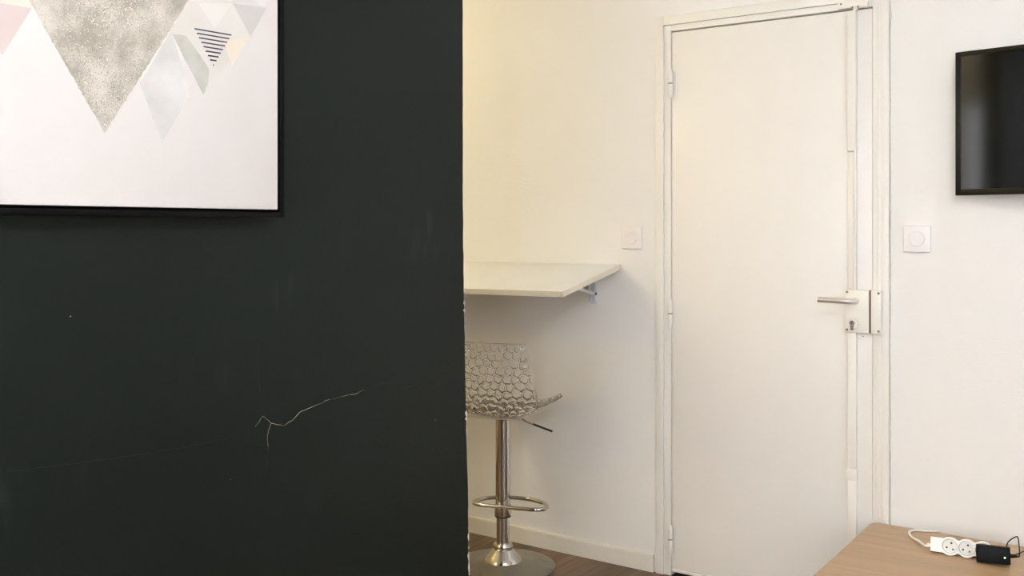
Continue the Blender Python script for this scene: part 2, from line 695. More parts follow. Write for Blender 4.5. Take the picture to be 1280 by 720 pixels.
w1 = window('window_1', 'x', fx0, fx1, fz0, fz1, YF - 0.1)
w1['label'] = 'white two-pane window in the wall behind the viewer'
w3 = window('window_3', 'x', kx0, kx1, kz0, kz1, YF - 0.1)
w3['label'] = 'white two-pane window at the kitchen end behind the partition'
w2 = window('window_2', 'y', wy0, wy1, wz0, wz1, XR + 0.1)
w2['label'] = 'white two-pane window in the right wall'

# dark partition wall with its slightly crooked, chipped free edge
PX = -1.378
edge = [(-1.5890, 0.0), (-1.5905, 0.28), (-1.5918, 0.5085), (-1.5938, 0.60), (-1.5945, 0.693), (-1.5975, 0.76), (-1.6009, 0.8409),
        (-1.6015, 0.90), (-1.6042, 0.9513), (-1.6060, 1.02), (-1.6084, 1.098), (-1.6110, 1.19), (-1.6129, 1.3173), (-1.6140, 1.42),
        (-1.6144, 1.5543), (-1.6146, 1.8278), (-1.6150, H)]
# add small irregularities
fine = []
for (ya, za), (yb, zb) in zip(edge, edge[1:]):
    n = max(1, int((zb - za) / 0.018))
    for k in range(n):
        t = k / n
        fine.append((ya + (yb - ya) * t + random.uniform(-0.0011, 0.0008) * (1 if za < 1.4 else 0.4), za + (zb - za) * t))
fine.append(edge[-1])
bm = bmesh.new()
rings = []
for y, z in fine:
    rings.append([bm.verts.new(c) for c in ((PX, YF, z), (PX, y - 0.003, z), (PX - 0.003, y, z), (PX - 0.097, y, z), (PX - 0.1, y - 0.003, z), (PX - 0.1, YF, z))])
for A, B in zip(rings, rings[1:]):
    for k in range(6):
        bm.faces.new((A[k], A[(k + 1) % 6], B[(k + 1) % 6], B[k]))
bm.faces.new(rings[0])
bm.faces.new(rings[-1][::-1])
part_wall = struct(obj('wall_partition', bm, M['darkwall']), 'dark green painted partition wall on the left', 'wall')


def ribbon(name, pts, w, mat, parent, seed=0, lift=0.0006):
    """thin crack lying on the partition, pts are (y, z)"""
    rnd = random.Random(seed)
    P = []
    for (a, b_), (c, d) in zip(pts, pts[1:]):
        L_ = math.hypot(c - a, d - b_)
        n = max(1, int(L_ / 0.006))
        for k in range(n):
            t = k / n
            j = 0.0009 if k else 0
            P.append((a + (c - a) * t + rnd.uniform(-j, j), b_ + (d - b_) * t + rnd.uniform(-j, j)))
    P.append(pts[-1])
    bm = bmesh.new()
    prev = None
    for i, (y, z) in enumerate(P):
        q = P[min(i + 1, len(P) - 1)]
        p = P[max(i - 1, 0)]
        t = Vector((q[0] - p[0], q[1] - p[1])).normalized()
        nrm = Vector((-t.y, t.x))
        f = i / (len(P) - 1)
        ww = w * (0.35 + 0.65 * math.sin(PI * min(max(f, 0.02), 0.98))) * rnd.uniform(0.5, 1.2)
        ring = [bm.verts.new((PX - 0.0004, y + nrm.x * ww / 2, z + nrm.y * ww / 2)), bm.verts.new((PX + lift, y, z)),
                bm.verts.new((PX - 0.0004, y - nrm.x * ww / 2, z - nrm.y * ww / 2))]
        if prev:
            bm.faces.new((prev[0], prev[1], ring[1], ring[0]))
            bm.faces.new((prev[1], prev[2], ring[2], ring[1]))
        prev = ring
    return obj(name, bm, mat, parent)


ribbon('wall_crack', [(-2.2032, 0.9718), (-2.1846, 0.9559), (-2.156, 0.9469), (-2.1326, 0.9534), (-2.1148, 0.9655), (-2.0823, 0.9711),
                      (-2.0573, 0.974)], 0.0020, M['crack'], part_wall, 1)
ribbon('wall_crack', [(-2.0318, 0.9775), (-1.999, 0.9790), (-1.9608, 0.9793), (-1.9424, 0.9838)], 0.0013, M['crack'], part_wall, 2)
ribbon('wall_crack', [(-2.0573, 0.974), (-2.0500, 0.9772), (-2.036, 0.9780)], 0.0022, M['crack'], part_wall, 12)
ribbon('wall_crack', [(-2.2215, 0.9560), (-2.2032, 0.9718)], 0.0016, M['crack'], part_wall, 3)
ribbon('wall_crack', [(-2.1846, 0.9559), (-2.1902, 0.9453), (-2.194, 0.9301), (-2.1921, 0.9150)], 0.0020, M['crack'], part_wall, 4)
ribbon('wall_crack', [(-2.2161, 1.12), (-2.2150, 1.05), (-2.2124, 1.0304), (-2.2090, 0.9757)], 0.0012, M['crackfaint'], part_wall, 5)
ribbon('wall_crack', [(-2.1921, 0.9150), (-2.1935, 0.89), (-2.1965, 0.862)], 0.0011, M['crackfaint'], part_wall, 6)
ribbon('wall_crack', [(-1.9424, 0.9838), (-1.90, 0.988), (-1.85, 0.991)], 0.0010, M['crackfaint'], part_wall, 7)
ribbon('wall_crack', [(-1.83, 0.968), (-1.76, 0.975), (-1.70, 0.985), (-1.655, 1.01)], 0.0009, M['crackfaint'], part_wall, 8)
ribbon('wall_crack', [(-2.72, 0.97), (-2.50, 0.953), (-2.34, 0.945), (-2.25, 0.948)], 0.0009, M['crackfaint'], part_wall, 9)


def chip(y, z, w, h, seed):
    rnd = random.Random(seed)
    bm = bmesh.new()
    n = 9
    c = bm.verts.new((PX + 0.0006, y, z))
    ring = []
    for k in range(n):
        a = 2 * PI * k / n
        f = rnd.uniform(0.6, 1.2)
        ring.append(bm.verts.new((PX - 0.0003, y + w / 2 * f * math.cos(a), z + h / 2 * f * math.sin(a))))
    for k in range(n):
        bm.faces.new((c, ring[k], ring[(k + 1) % n]))
    return obj('paint_chip', bm, M['chip'], part_wall)


chip(-2.5724, 1.1775, 0.005, 0.0022, 1)
chip(-1.7166, 0.8869, 0.0025, 0.0025, 2)
chip(-2.2764, 0.8739, 0.0022, 0.0018, 3)


def edge_y(z):
    for (ya, za), (yb, zb) in zip(edge, edge[1:]):
        if za <= z <= zb:
            return ya + (yb - ya) * (z - za) / (zb - za)
    return edge[-1][0]


# chips along the corner: small bits of bare plaster wrapping round the arris
bm = bmesh.new()
rnd = random.Random(8)
spots = [(z, rnd.uniform(0.003, 0.007), rnd.uniform(0.0012, 0.002)) for z in (1.50, 1.34, 1.245, 1.10, 1.165, 1.02, 0.93, 0.915, 0.80, 0.74, 0.70, 0.66, 0.62, 0.575, 0.55, 0.53, 0.515)]
spots += [(1.137, 0.011, 0.0025), (1.120, 0.008, 0.003), (0.884, 0.012, 0.004), (0.872, 0.008, 0.003), (0.845, 0.02, 0.0016), (0.60, 0.018, 0.002),
          (0.555, 0.02, 0.003), (0.53, 0.024, 0.002)]
for z, h, w in spots:
    y = edge_y(z)
    vs = []
    n = 6
    for k in range(n):
        zz = z - h / 2 + h * k / (n - 1)
        ww = 1.7 * w * math.sin(PI * (k + 0.5) / n) * rnd.uniform(0.6, 1.3)
        vs.append((bm.verts.new((PX + 0.0006, y - 0.0022 - ww, zz)), bm.verts.new((PX + 0.0004, y - 0.0008, zz)), bm.verts.new((PX - 0.0025, y + 0.0010, zz))))
    for a, b_ in zip(vs, vs[1:]):
        bm.faces.new((a[0], a[1], b_[1], b_[0]))
        bm.faces.new((a[1], a[2], b_[2], b_[1]))
o = obj('corner_chips', bm, M['chip'], part_wall)
o['kind'] = 'stuff'

# baseboard left of the door, with a worn end
bm = bmesh.new()
poly = [(0.0, 0.0), (-0.013, 0.0), (-0.013, 0.060), (-0.0115, 0.0655), (-0.008, 0.0675), (0.0, 0.0680)]
add_prism(bm, poly, XL, -1.7035, 'x')
struct(obj('baseboard_left', bm, M['base']), 'cream painted baseboard left of the door', 'baseboard')
bm = bmesh.new()
add_prism(bm, poly, -0.83, XR, 'x')
struct(obj('baseboard_right', bm, M['base']), 'cream painted baseboard right of the door', 'baseboard')

# ------------------------------------------------------------------ door frame (trim) and door
TF = -0.012        # casing face
frame = struct(bpy.data.objects.new('trim_1', None), 'white painted wooden door frame', 'door frame')
COL.objects.link(frame)


def casing(name, pts_outer_inner, vertical=True):
    pass


# casings: outer band, slightly proud with rounded arrises; inner jamb set back a little
ZC0, ZC1 = DZ1 + 0.028, DZ1 + 0.062
box('casing', -1.693, -1.6605, TF, 0.004, 0.0, ZC1, M['trim'], frame, 0.0018)
box('casing', -0.866, -0.842, TF, 0.004, 0.0, ZC1, M['trim'], frame, 0.0018)
box('casing', -1.6605, -0.866, TF, 0.004, ZC0, ZC1, M['trim'], frame, 0.0018)
box('jamb', -1.6603, DX0 - 0.0035, -0.0055, 0.10, 0.0, ZC0 - 0.0008, M['trim'], frame, 0.0015)
box('jamb', DX1 + 0.0018, -0.8664, -0.0070, 0.10, 0.0, ZC0 - 0.0008, M['trim'], frame, 0.0015)
box('jamb', DX0 - 0.0035, DX1 + 0.0035, -0.0055, 0.10, DZ1 + 0.0045, ZC0 - 0.0008, M['trim'], frame, 0.0015)
# thin bead down the middle of the latch-side jamb and old caulk along its outer side
box('bead', -0.8835, -0.8775, -0.0095, 0.0, 0.0, DZ1 + 0.004, M['trim'], frame, 0.0014)
pts = [(-0.8385, -0.002, 0.0)]
zz = 0.0
while zz < 1.95:
    zz += 0.08
    pts.append((-0.8395 + random.uniform(-0.0012, 0.0012), -0.0015, zz))
pts += [(-0.836, -0.0015, 2.0), (-0.8385, -0.0015, 2.03), (-0.845, -0.0015, 2.09), (-0.848, -0.0015, 2.16)]
tube('caulk_line', smooth_path(pts, 4), 0.0019, M['caulk'], frame, 8)

door = struct(box('door_1', DX0, DX1, -0.002, 0.038, 0.031, DZ1 - 0.0005, M['door'], None, 0.0012),
              'white flush door with surface lock between the two round switches', 'door')
box('bottom_rail', DX0, DX1, -0.004, 0.034, 0.0165, 0.0295, M['trim'], door, 0.001)
# dark sheet filling the recess; shade of the door gaps put into its colour
box('gap_shade_sheet', DX0 - 0.0034, DX1 + 0.0034, 0.045, 0.10, 0.0, DZ1 + 0.004, M['dark'], frame)


def hinge(z):
    c = Vector((DX0 - 0.0005, -0.0155, z))
    h = None
    bm = bmesh.new()
    for s in (-1, 1):
        prof = [(0, 0.0015 * s), (0.0078, 0.0018 * s), (0.0084, 0.003 * s), (0.0084, 0.048 * s), (0.0062, 0.0525 * s), (0.0, 0.054 * s)]
        add_lathe(bm, prof, 20, Matrix.Translation(c))
    h = obj('hinge', bm, M['trim'], door, True)
    bm = bmesh.new()
    add_lathe(bm, [(0, -0.0018), (0.0080, -0.0019), (0.0080, 0.0019), (0, 0.0018)], 16, Matrix.Translation(c))
    obj('hinge_pin', bm, M['seamdark'], h, True)
    return h


for z in (1.849, 0.986, 0.140):
    hinge(z)

# surface-mounted rod cover running down the latch side of the door
rod = bpy.data.objects.new('lock_rod_cover', None)
COL.objects.link(rod)
rod.parent = door
RX0, RX1 = -0.9745, -0.9445
box('upper_channel', RX0, RX1, -0.0265, -0.0018, 1.565, DZ1 - 0.004, M['cream'], rod, 0.004)
box('middle_channel', RX0, RX1 - 0.003, -0.0150, -0.0018, 1.10, 1.5648, M['cream'], rod, 0.003)
tube('rod', [(-0.9478, -0.0205, 1.10), (-0.9478, -0.0205, 1.566)], 0.0058, M['trim'], rod, 16)
box('lower_channel', RX0, RX1, -0.0225, -0.0018, 0.478, 0.957, M['cream'], rod, 0.0035)
box('sleeve', RX0 - 0.0025, RX1 + 0.002, -0.0255, -0.0015, 0.4600, 0.4975, M['cream'], rod, 0.002)
box('floor_channel', RX0, RX1 - 0.001, -0.0185, -0.0018, 0.035, 0.4605, M['cream'], rod, 0.003)

# keeper block at the head of the frame
kb = bmesh.new()
add_prism(kb, [(-1.0035, 2.046), (-0.9600, 2.046), (-0.9550, 2.0525), (-0.9330, 2.0525), (-0.9280, 2.043), (-0.9085, 2.043), (-0.9065, 2.050), (-0.9065, 2.112), (-1.0000, 2.112), (-1.0035, 2.106)],
          -0.034, -0.0115, 'y')
bmesh.ops.bevel(kb, geom=[e for e in kb.edges if all(abs(v.co.y + 0.034) < 1e-5 for v in e.verts)], offset=0.003, segments=2, affect='EDGES')
keep_top = obj('top_keeper', kb, M['cream'], frame, True)
ry = Matrix.Rotation(PI / 2, 4, 'X')


def screw(px_, py_, pz_, parent, r=0.0034, mat=None):
    mt = Matrix.Translation((px_, py_, pz_)) @ ry
    s = lathe('screw', [(0, -0.001), (r, -0.001), (r, 0.0002), (r * 0.8, 0.0012), (0, 0.0014)], mat or M['screw'], parent, 16, mt)
    return s


screw(-0.9915, -0.034, 2.061, keep_top, 0.0032)
lathe('screw_cap', [(0, -0.001), (0.0042, -0.001), (0.0042, 0.0012), (0.003, 0.0016), (0.0026, 0.0004), (0, 0.0004)], M['trim'], keep_top, 16,
      Matrix.Translation((-0.9360, -0.034, 2.071)) @ ry)
tube('rod_tip', [(-0.9478, -0.018, 2.036), (-0.9478, -0.018, 2.054)], 0.0085, M['cream'], rod, 14)

# lock case with handle and cylinder
LZ0, LZ1 = 0.9575, 1.1003
lock = box('lock_case', -0.9775, -0.9005, -0.034, -0.0015, LZ0, LZ1, M['cream'], door, 0.0022)
for sx, sz in ((-0.9712, 1.0925), (-0.9712, 0.9665)):
    screw(sx, -0.034, sz, lock, 0.0042)
lathe('cylinder_rosette', [(0, -0.001), (0.0175, -0.001), (0.0185, 0.0035), (0.0165, 0.0080), (0.0, 0.0082)], M['cream'], lock, 36,
      Matrix.Translation((-0.9505, -0.034, 0.9885)) @ ry)
cyl_bm = bmesh.new()
prof = []
for k in range(25):
    a = math.radians(-60 + 300 * k / 24)
    prof.append((0.0085 * math.cos(a), 0.0085 * math.sin(a)))
poly = prof[:]
low = []
for k in range(9):
    a = PI + PI * k / 8
    low.append((0.0050 * math.cos(a), -0.0195 + 0.0050 * math.sin(a)))
poly = [p for p in prof if not (p[1] < -0.0068)] + low
add_prism(cyl_bm, [(-0.9525 + p[0], 0.9905 + p[1]) for p in poly], -0.0455, -0.036, 'y')
cyl = obj('lock_cylinder', cyl_bm, M['brass'], lock)
box('key_slot', -0.9533, -0.9519, -0.0460, -0.0440, 0.9860, 0.9965, M['hole'], cyl)
# lever handle: neck out of the case then a round bar towards the hinges
lathe('handle_rose', [(0, -0.001), (0.0120, -0.001), (0.0120, 0.003), (0.0105, 0.005), (0, 0.005)], M['cream'], lock, 30,
      Matrix.Translation((-0.9440, -0.034, 1.0640)) @ ry)
pth = [(-0.9440, -0.036, 1.0640), (-0.9440, -0.060, 1.0640), (-0.9450, -0.074, 1.0642), (-0.9500, -0.082, 1.0645), (-0.9600, -0.085, 1.0650),
       (-0.98, -0.085, 1.0655), (-1.02, -0.085, 1.0665), (-1.049, -0.085, 1.0672), (-1.0512, -0.085, 1.0672)]
pth = smooth_path(pth, 6)
rad = [0.0095] * len(pth)
rad[-1] = 0.0070
tube('lever_handle', pth, rad, M['satin'], lock, 20)
keeper = box('lock_keeper', -0.8940, -0.8605, -0.034, -0.0065, 0.9570, 1.1003, M['cream'], frame, 0.002)
screw(-0.8690, -0.034, 1.0915, keeper, 0.0042)
screw(-0.8690, -0.034, 0.9665, keeper, 0.0038)
screw(-0.9270, -0.002, 0.9440, door, 0.0022)
# reddish-brown strip filling the slot between case and keeper
box('bolt', -0.8998, -0.8948, -0.026, -0.010, 0.9585, 1.0995, M['bolt'], lock)


# ------------------------------------------------------------------ switches
def round_switch(cx, cz, label):
    t = thing('round_switch', label, 'light switch', (cx, -0.0, cz), group=None)
    bm = bmesh.new()
    add_box(bm, -0.0425, 0.0425, -0.0095, 0.0, -0.0435, 0.0435, 0.0032, seg=3)
    # soften the square: round corners through the vertical bevel above
    pl_ = obj('cover_plate', bm, M['switch'], t, True)
    c = bmesh.new()
    add_lathe(c, [(0, -0.002), (0.0262, -0.002), (0.0262, 0.02), (0, 0.02)], 48, Matrix.Translation((0.0, -0.0085, 0)) @ ry)
    # shallow circular groove
    c2 = bmesh.new()
    add_lathe(c2, [(0, 0.0), (0.0258, 0.0), (0.0258, 0.02), (0, 0.02)], 48, Matrix.Translation((0.0, -0.0075, 0)) @ ry)
    c.free()
    cut(pl_, c2)
    lathe('rocker', [(0, -0.003), (0.0245, -0.003), (0.0245, 0.0030), (0.0232, 0.0042), (0.012, 0.0034), (0, 0.0030)], M['switch'], t, 48,
          Matrix.Translation((0.0, -0.0085, 0)) @ ry)
    return t


round_switch(-1.7965, 1.270, 'white square switch with round button, left of the door above the white shelf')
round_switch(-0.7545, 1.272, 'white square switch with round button, right of the door below the television')

# ------------------------------------------------------------------ folding wall shelf
# (slopes down towards its front edge and very slightly to the left)
SH = thing('wall_shelf', 'white folding bar shelf on metal bracket, sagging at the front edge', 'shelf', (-1.847, -0.001, 1.167),
           (math.radians(11.0), 0, 0))
SH.rotation_euler = (math.radians(11.0), math.radians(-0.55), 0)
SL = 1.50
box('shelf_board', -SL, 0.0, -0.440, -0.002, -0.0205, 0.0, M['shelf'], SH, 0.0008)
box('front_edge_band', -SL, 0.0, -0.4412, -0.4398, -0.0203, -0.0002, M['shelf_edge'], SH)
box('side_edge_band', -0.0002, 0.0012, -0.440, -0.002, -0.0203, -0.0002, M['shelf_edge'], SH)
for bxx in (-0.122, -1.20):
    br = bpy.data.objects.new('bracket', None)
    COL.objects.link(br)
    br.parent = SH
    br.location = (bxx, 0, 0)
    # work in a frame un-tilted back to vertical
    br.rotation_euler = (math.radians(-11.0), 0, 0)
    s = 0.194
    # wall leg: a U channel
    bm = bmesh.new()
    add_box(bm, -0.016, 0.016, -0.003, 0.0, -0.158, -0.024, 0.0004, seg=1)
    add_box(bm, 0.013, 0.016, -0.020, -0.002, -0.150, -0.026, 0.0004, seg=1)
    add_box(bm, -0.016, -0.013, -0.020, -0.002, -0.150, -0.026, 0.0004, seg=1)
    obj('wall_leg', bm, M['bracket'], br)
    tilt = Matrix.Rotation(math.radians(11.0), 4, 'X')
    bm = bmesh.new()
    add_box(bm, -0.016, 0.016, -0.33, -0.004, -0.0240, -0.0208, 0.0004, tilt, seg=1)
    add_box(bm, 0.013, 0.016, -0.33, -0.010, -0.038, -0.0230, 0.0004, tilt, seg=1)
    add_box(bm, -0.016, -0.013, -0.33, -0.010, -0.038, -0.0230, 0.0004, tilt, seg=1)
    obj('support_arm', bm, M['bracket'], br)
    a = Vector((0, -0.012, -0.118))
    b_ = Vector((0, -0.200, -0.075))
    d = (b_ - a)
    L_ = d.length
    mt = Matrix.Translation(a) @ Vector((0, -1, 0)).rotation_difference(d.normalized()).to_matrix().to_4x4()
    box('diagonal_strut', -0.0115, 0.0115, -L_, 0.0, -0.006, 0.006, M['bracket'], br, 0.0015, mt)
    lathe('rivet', [(0, 0), (0.006, 0), (0.006, 0.003), (0.004, 0.005), (0, 0.005)], M['screw'], br, 16,
          Matrix.Translation((0.016, -0.014, -0.118)) @ Matrix.Rotation(PI / 2, 4, 'Y'))

# ------------------------------------------------------------------ bar stool
ST = thing('bar_stool', 'clear acrylic bar stool on chrome pedestal under the white shelf', 'bar stool', (-2.207, -0.285, 0.0), (0, 0, math.radians(13)))
# base dish with trumpet centre
lathe('base_dish', [(0, 0.0), (0.199, 0.0), (0.202, 0.003), (0.2015, 0.0075), (0.196, 0.0100), (0.165, 0.0135), (0.125, 0.0170), (0.095, 0.0220),
                    (0.074, 0.0290), (0.0, 0.0290)], M['brushed'], ST, 72)
lathe('base_bell', [(0, 0.0285), (0.0735, 0.0285), (0.0715, 0.0340), (0.062, 0.0450), (0.048, 0.0600), (0.039, 0.0715), (0, 0.0715)], M['chrome'], ST, 56)
lathe('base_collar', [(0, 0.0705), (0.034, 0.0705), (0.0375, 0.074), (0.0385, 0.081), (0.037, 0.089), (0.033, 0.0935), (0.0, 0.0935)], M['chrome'], ST, 40)
lathe('lower_tube', [(0, 0.090), (0.0250, 0.090), (0.0250, 0.230), (0, 0.230)], M['chrome'], ST, 40)
lathe('upper_tube', [(0, 0.205), (0.0290, 0.205), (0.0290, 0.588), (0, 0.588)], M['chrome'], ST, 40)
col = lathe('footrest_collar', [(0, 0.200), (0.031, 0.200), (0.0330, 0.203), (0.0330, 0.238), (0.031, 0.242), (0, 0.242)], M['chrome'], ST, 40)
lathe('rubber_ring', [(0, 0.195), (0.0310, 0.195), (0.0318, 0.198), (0.0310, 0.2015), (0, 0.2015)], M['rubber'], col, 36)
# D-shaped footrest
fp = [(0.0, -0.041, 0.224), (0.055, -0.041, 0.224), (0.110, -0.036, 0.225), (0.138, -0.010, 0.228), (0.140, 0.035, 0.232), (0.112, 0.095, 0.238), (0.06, 0.135, 0.242),
      (0.0, 0.148, 0.244), (-0.06, 0.135, 0.242), (-0.112, 0.095, 0.238), (-0.140, 0.035, 0.232), (-0.138, -0.010, 0.228), (-0.110, -0.036, 0.225), (-0.055, -0.041, 0.224)]
tube('footrest_ring', [Matrix.Rotation(math.radians(4), 3, 'Z') @ Vector((p[0] * 1.02 + 0.029, -0.041 + (p[1] + 0.041) * 0.74, 0.243)) for p in smooth_path(fp, 8, True)], 0.0078, M['chrome'], ST, 14, True)
# seat plate and lever
lathe('seat_mount', [(0, 0.572), (0.036, 0.575), (0.052, 0.583), (0.058, 0.590), (0.0, 0.590)], M['satin'], ST, 40)
bm = bmesh.new()
add_box(bm, -0.105, 0.105, -0.115, 0.095, 0.590, 0.5955, 0.002, seg=1)
obj('seat_plate', bm, M['satin'], ST, True)
lv = tube('height_lever', smooth_path([(0.02, -0.01, 0.586), (0.070, -0.020, 0.591), (0.083, -0.024, 0.587), (0.100, -0.030, 0.577), (0.130, -0.036, 0.569), (0.205, -0.052, 0.553)], 6),
          0.0036, M['chrome'], ST, 12)
tube('lever_grip', [(0.140, -0.0380, 0.5670), (0.2200, -0.0550, 0.5500)], 0.0040, M['rubber'], lv, 12)


# seat shell
RIM = []


def shell_mesh(nu=170, nv=230):
    # side profile (f forward, z up) from the front lip to the top of the back
    P = [(0.195, 0.014), (0.175, 0.009), (0.13, 0.004), (0.05, 0.002), (-0.04, 0.0), (-0.110, 0.004), (-0.150, 0.020), (-0.172, 0.055), (-0.183, 0.11),
         (-0.193, 0.17), (-0.202, 0.235), (-0.209, 0.285)]
    path = smooth_path([(0, p[0], p[1]) for p in P], 24)
    S = [0.0]
    for a, b_ in zip(path, path[1:]):
        S.append(S[-1] + (b_ - a).length)
    tot = S[-1]
    fs = np.interp(np.linspace(0, tot, nv), S, [p.y for p in path])
    zs = np.interp(np.linspace(0, tot, nv), S, [p.z for p in path])
    s = np.linspace(0, tot, nv)
    hw = np.interp(s, [0, 0.02, 0.10, 0.20, 0.34, 0.40, 0.52, tot - 0.02, tot], [0.172, 0.182, 0.190, 0.194, 0.196, 0.194, 0.182, 0.168, 0.160])
    u = np.linspace(-1, 1, nu)
    U, Sg = np.meshgrid(u, s, indexing='ij')
    X = U * hw[None, :]
    F = np.repeat(fs[None, :], nu, 0).copy()
    Z = np.repeat(zs[None, :], nu, 0).copy()
    seatw = np.clip((0.42 - Sg) / 0.12, 0, 1)
    seatw = seatw * seatw * (3 - 2 * seatw)
    Z += seatw * (0.034 + 0.014 * np.clip(Sg / 0.2, 0, 1)) * np.abs(U) ** 3.2
    backw = 1 - seatw
    F += backw * 0.030 * U ** 2
    # round the front corners and top corners a little
    F -= np.clip(1 - Sg / 0.05, 0, 1) * 0.018 * np.abs(U) ** 4
    Pm = np.stack([X, F, Z], -1)
    du = np.gradient(Pm, axis=0)
    dv = np.gradient(Pm, axis=1)
    Nn = np.cross(du, dv)
    Nn /= np.linalg.norm(Nn, axis=-1, keepdims=True) + 1e-12
    # cell relief: jittered grid, ridges along the borders between cells
    rng = np.random.RandomState(5)
    cell = 0.036
    Xs = U * 0.20
    gx, gy = int(0.46 / cell) + 1, int((tot + 0.08) / (cell * 0.80)) + 1
    pts = []
    for i in range(gx):
        for j in range(gy):
            pts.append((-0.23 + (i + 0.35 * (j % 2)) * cell + rng.uniform(-1, 1) * cell * 0.20, -0.03 + j * cell * 0.80 + rng.uniform(-1, 1) * cell * 0.22))
    pts = np.array(pts)
    d = np.sqrt((Xs[..., None] - pts[:, 0]) ** 2 + (Sg[..., None] - pts[:, 1]) ** 2)
    ds = np.sort(d, axis=-1)[..., :2]
    edge_ = ds[..., 1] - ds[..., 0]
    nz = 0.5 + 0.5 * np.sin(Xs * 410 + 3 * np.sin(Sg * 260)) * np.sin(Sg * 470 + 2 * np.sin(Xs * 300))
    ridge = np.exp(-(edge_ / 0.0064) ** 2) * (0.55 + 0.9 * nz)
    dome = np.clip(1 - (ds[..., 0] / 0.017) ** 2, 0, 1)
    border = np.minimum(np.minimum((1 - np.abs(U)) * 0.2, Sg), tot - Sg)
    bw = np.clip((border - 0.005) / 0.008, 0, 1)
    height = (0.0066 * ridge + 0.0012 * dome) * bw + 0.0012 * (1 - bw)
    up = Nn if Nn[nu // 2, 20, 2] > 0 else -Nn
    top = Pm + up * (height[..., None])
    bot = Pm - up * (0.0030 + 0.0025 * (0.85 * ridge * bw)[..., None])
    co = np.concatenate([top.reshape(-1, 3), bot.reshape(-1, 3)])
    n0 = nu * nv
    faces = []
    idx = lambda i, j: i * nv + j
    for i in range(nu - 1):
        for j in range(nv - 1):
            a, b_, c, d_ = idx(i, j), idx(i + 1, j), idx(i + 1, j + 1), idx(i, j + 1)
            faces.append((a, b_, c, d_))
            faces.append((n0 + d_, n0 + c, n0 + b_, n0 + a))
    loop = [idx(i, 0) for i in range(nu)] + [idx(nu - 1, j) for j in range(1, nv)] + [idx(i, nv - 1) for i in range(nu - 2, -1, -1)] + [idx(0, j) for j in range(nv - 2, 0, -1)]
    for a, b_ in zip(loop, loop[1:] + loop[:1]):
        faces.append((b_, a, n0 + a, n0 + b_))
    mid = 0.5 * (top + bot)
    border_ij = ([(i, 0) for i in range(0, nu, 4)] + [(nu - 1, j) for j in range(0, nv, 4)] + [(i, nv - 1) for i in range(nu - 1, -1, -4)]
                 + [(0, j) for j in range(nv - 1, 0, -4)])
    last = None
    for i, j in border_ij:
        p = Vector(mid[i, j].tolist())
        if last is None or (p - last).length > 0.002:
            RIM.append(p)
            last = p
    me = bpy.data.meshes.new('seat_shell')
    me.from_pydata(co.tolist(), [], faces)
    me.polygons.foreach_set('use_smooth', [True] * len(me.polygons))
    bm = bmesh.new()
    bm.from_mesh(me)
    bmesh.ops.recalc_face_normals(bm, faces=bm.faces[:])
    bm.to_mesh(me)
    bm.free()
    return me


shell = link('seat_shell', shell_mesh(), M['clear'], ST)
shell.location = (0, 0, 0.601)
rim = tube('rim', RIM, 0.0036, M['clear'], ST, 10, True)
rim.location = (0, 0, 0.601)

# ------------------------------------------------------------------ low table
TZ = 0.333
TB = thing('low_table', 'low light oak table with rounded corner against the white wall', 'table', (-0.889, -0.026, 0.0))
TWd, TD = 1.30, 0.78
bm = bmesh.new()
poly = []
for cx, cy, a0 in ((0.030, -0.030, 90), (0.030, -TD + 0.030, 180), (TWd - 0.030, -TD + 0.030, 270), (TWd - 0.030, -0.030, 0)):
    for k in range(9):
        a = math.radians(a0 + 90 * k / 8)
        poly.append((cx + 0.030 * math.cos(a), cy + 0.030 * math.sin(a)))
A, B, fa, fb = add_prism(bm, poly, TZ - 0.022, TZ, 'z')
bmesh.ops.bevel(bm, geom=[e for e in bm.edges if abs(e.verts[0].co.z - e.verts[1].co.z) < 1e-6], offset=0.0015, segments=2, affect='EDGES')
bm.normal_update()
me_top = obj('tabletop', bm, M['oak'], TB, True)
me_top.data.materials.append(M['oak_edge'])
for p in me_top.data.polygons:
    if abs(p.normal.z) < 0.9:
        p.material_index = 1
leg_bm = bmesh.new()
add_box(leg_bm, -0.022, 0.022, -0.022, 0.022, 0.0, TZ - 0.0222, 0.003)
leg0 = obj('leg', leg_bm, M['oak_edge'], TB, True)
leg0.location = (0.06, -0.07, 0)
for lx, ly in ((TWd - 0.06, -0.07), (0.06, -TD + 0.06), (TWd - 0.06, -TD + 0.06)):
    l = leg0.copy()
    COL.objects.link(l)
    l.parent = TB
    l.location = (lx, ly, 0)
box('apron', 0.083, TWd - 0.083, -0.080, -0.062, TZ - 0.075, TZ - 0.0222, M['oak_edge'], TB, 0.001)
box('apron', 0.083, TWd - 0.083, -TD + 0.052, -TD + 0.070, TZ - 0.075, TZ - 0.0222, M['oak_edge'], TB, 0.001)

# ------------------------------------------------------------------ power strip, standing on its long side
PS = thing('power_strip', 'white three-socket power strip on the oak table with a looped cord', 'power strip', (-0.5655, -0.238, TZ + 0.0005),
           (math.radians(-15), 0, math.radians(7.5)))
HZ = 0.0268     # centre height of the sockets above the table
R = 0.0266
P_ = 0.0448
xs = [-P_, 0.0, P_]
out_top = []
N_ = 90
x0s, x1s = -0.098, P_ + R
for i in range(N_ + 1):
    xx = x0s + (x1s - x0s) * i / N_
    h = 0.0
    for c in xs:
        if abs(xx - c) < R:
            h = max(h, math.sqrt(R * R - (xx - c) ** 2))
    if xx < -P_:
        h = max(h, 0.0205)
    if -P_ <= xx <= P_:
        h = max(h, 0.0190)
    out_top.append((xx, h))
poly = [(xx, HZ + h) for xx, h in out_top] + [(xx, HZ - h) for xx, h in reversed(out_top) if h > 0.0005]
bm = bmesh.new()
A, B, fa, fb = add_prism(bm, poly, -0.0, 0.036, 'y')
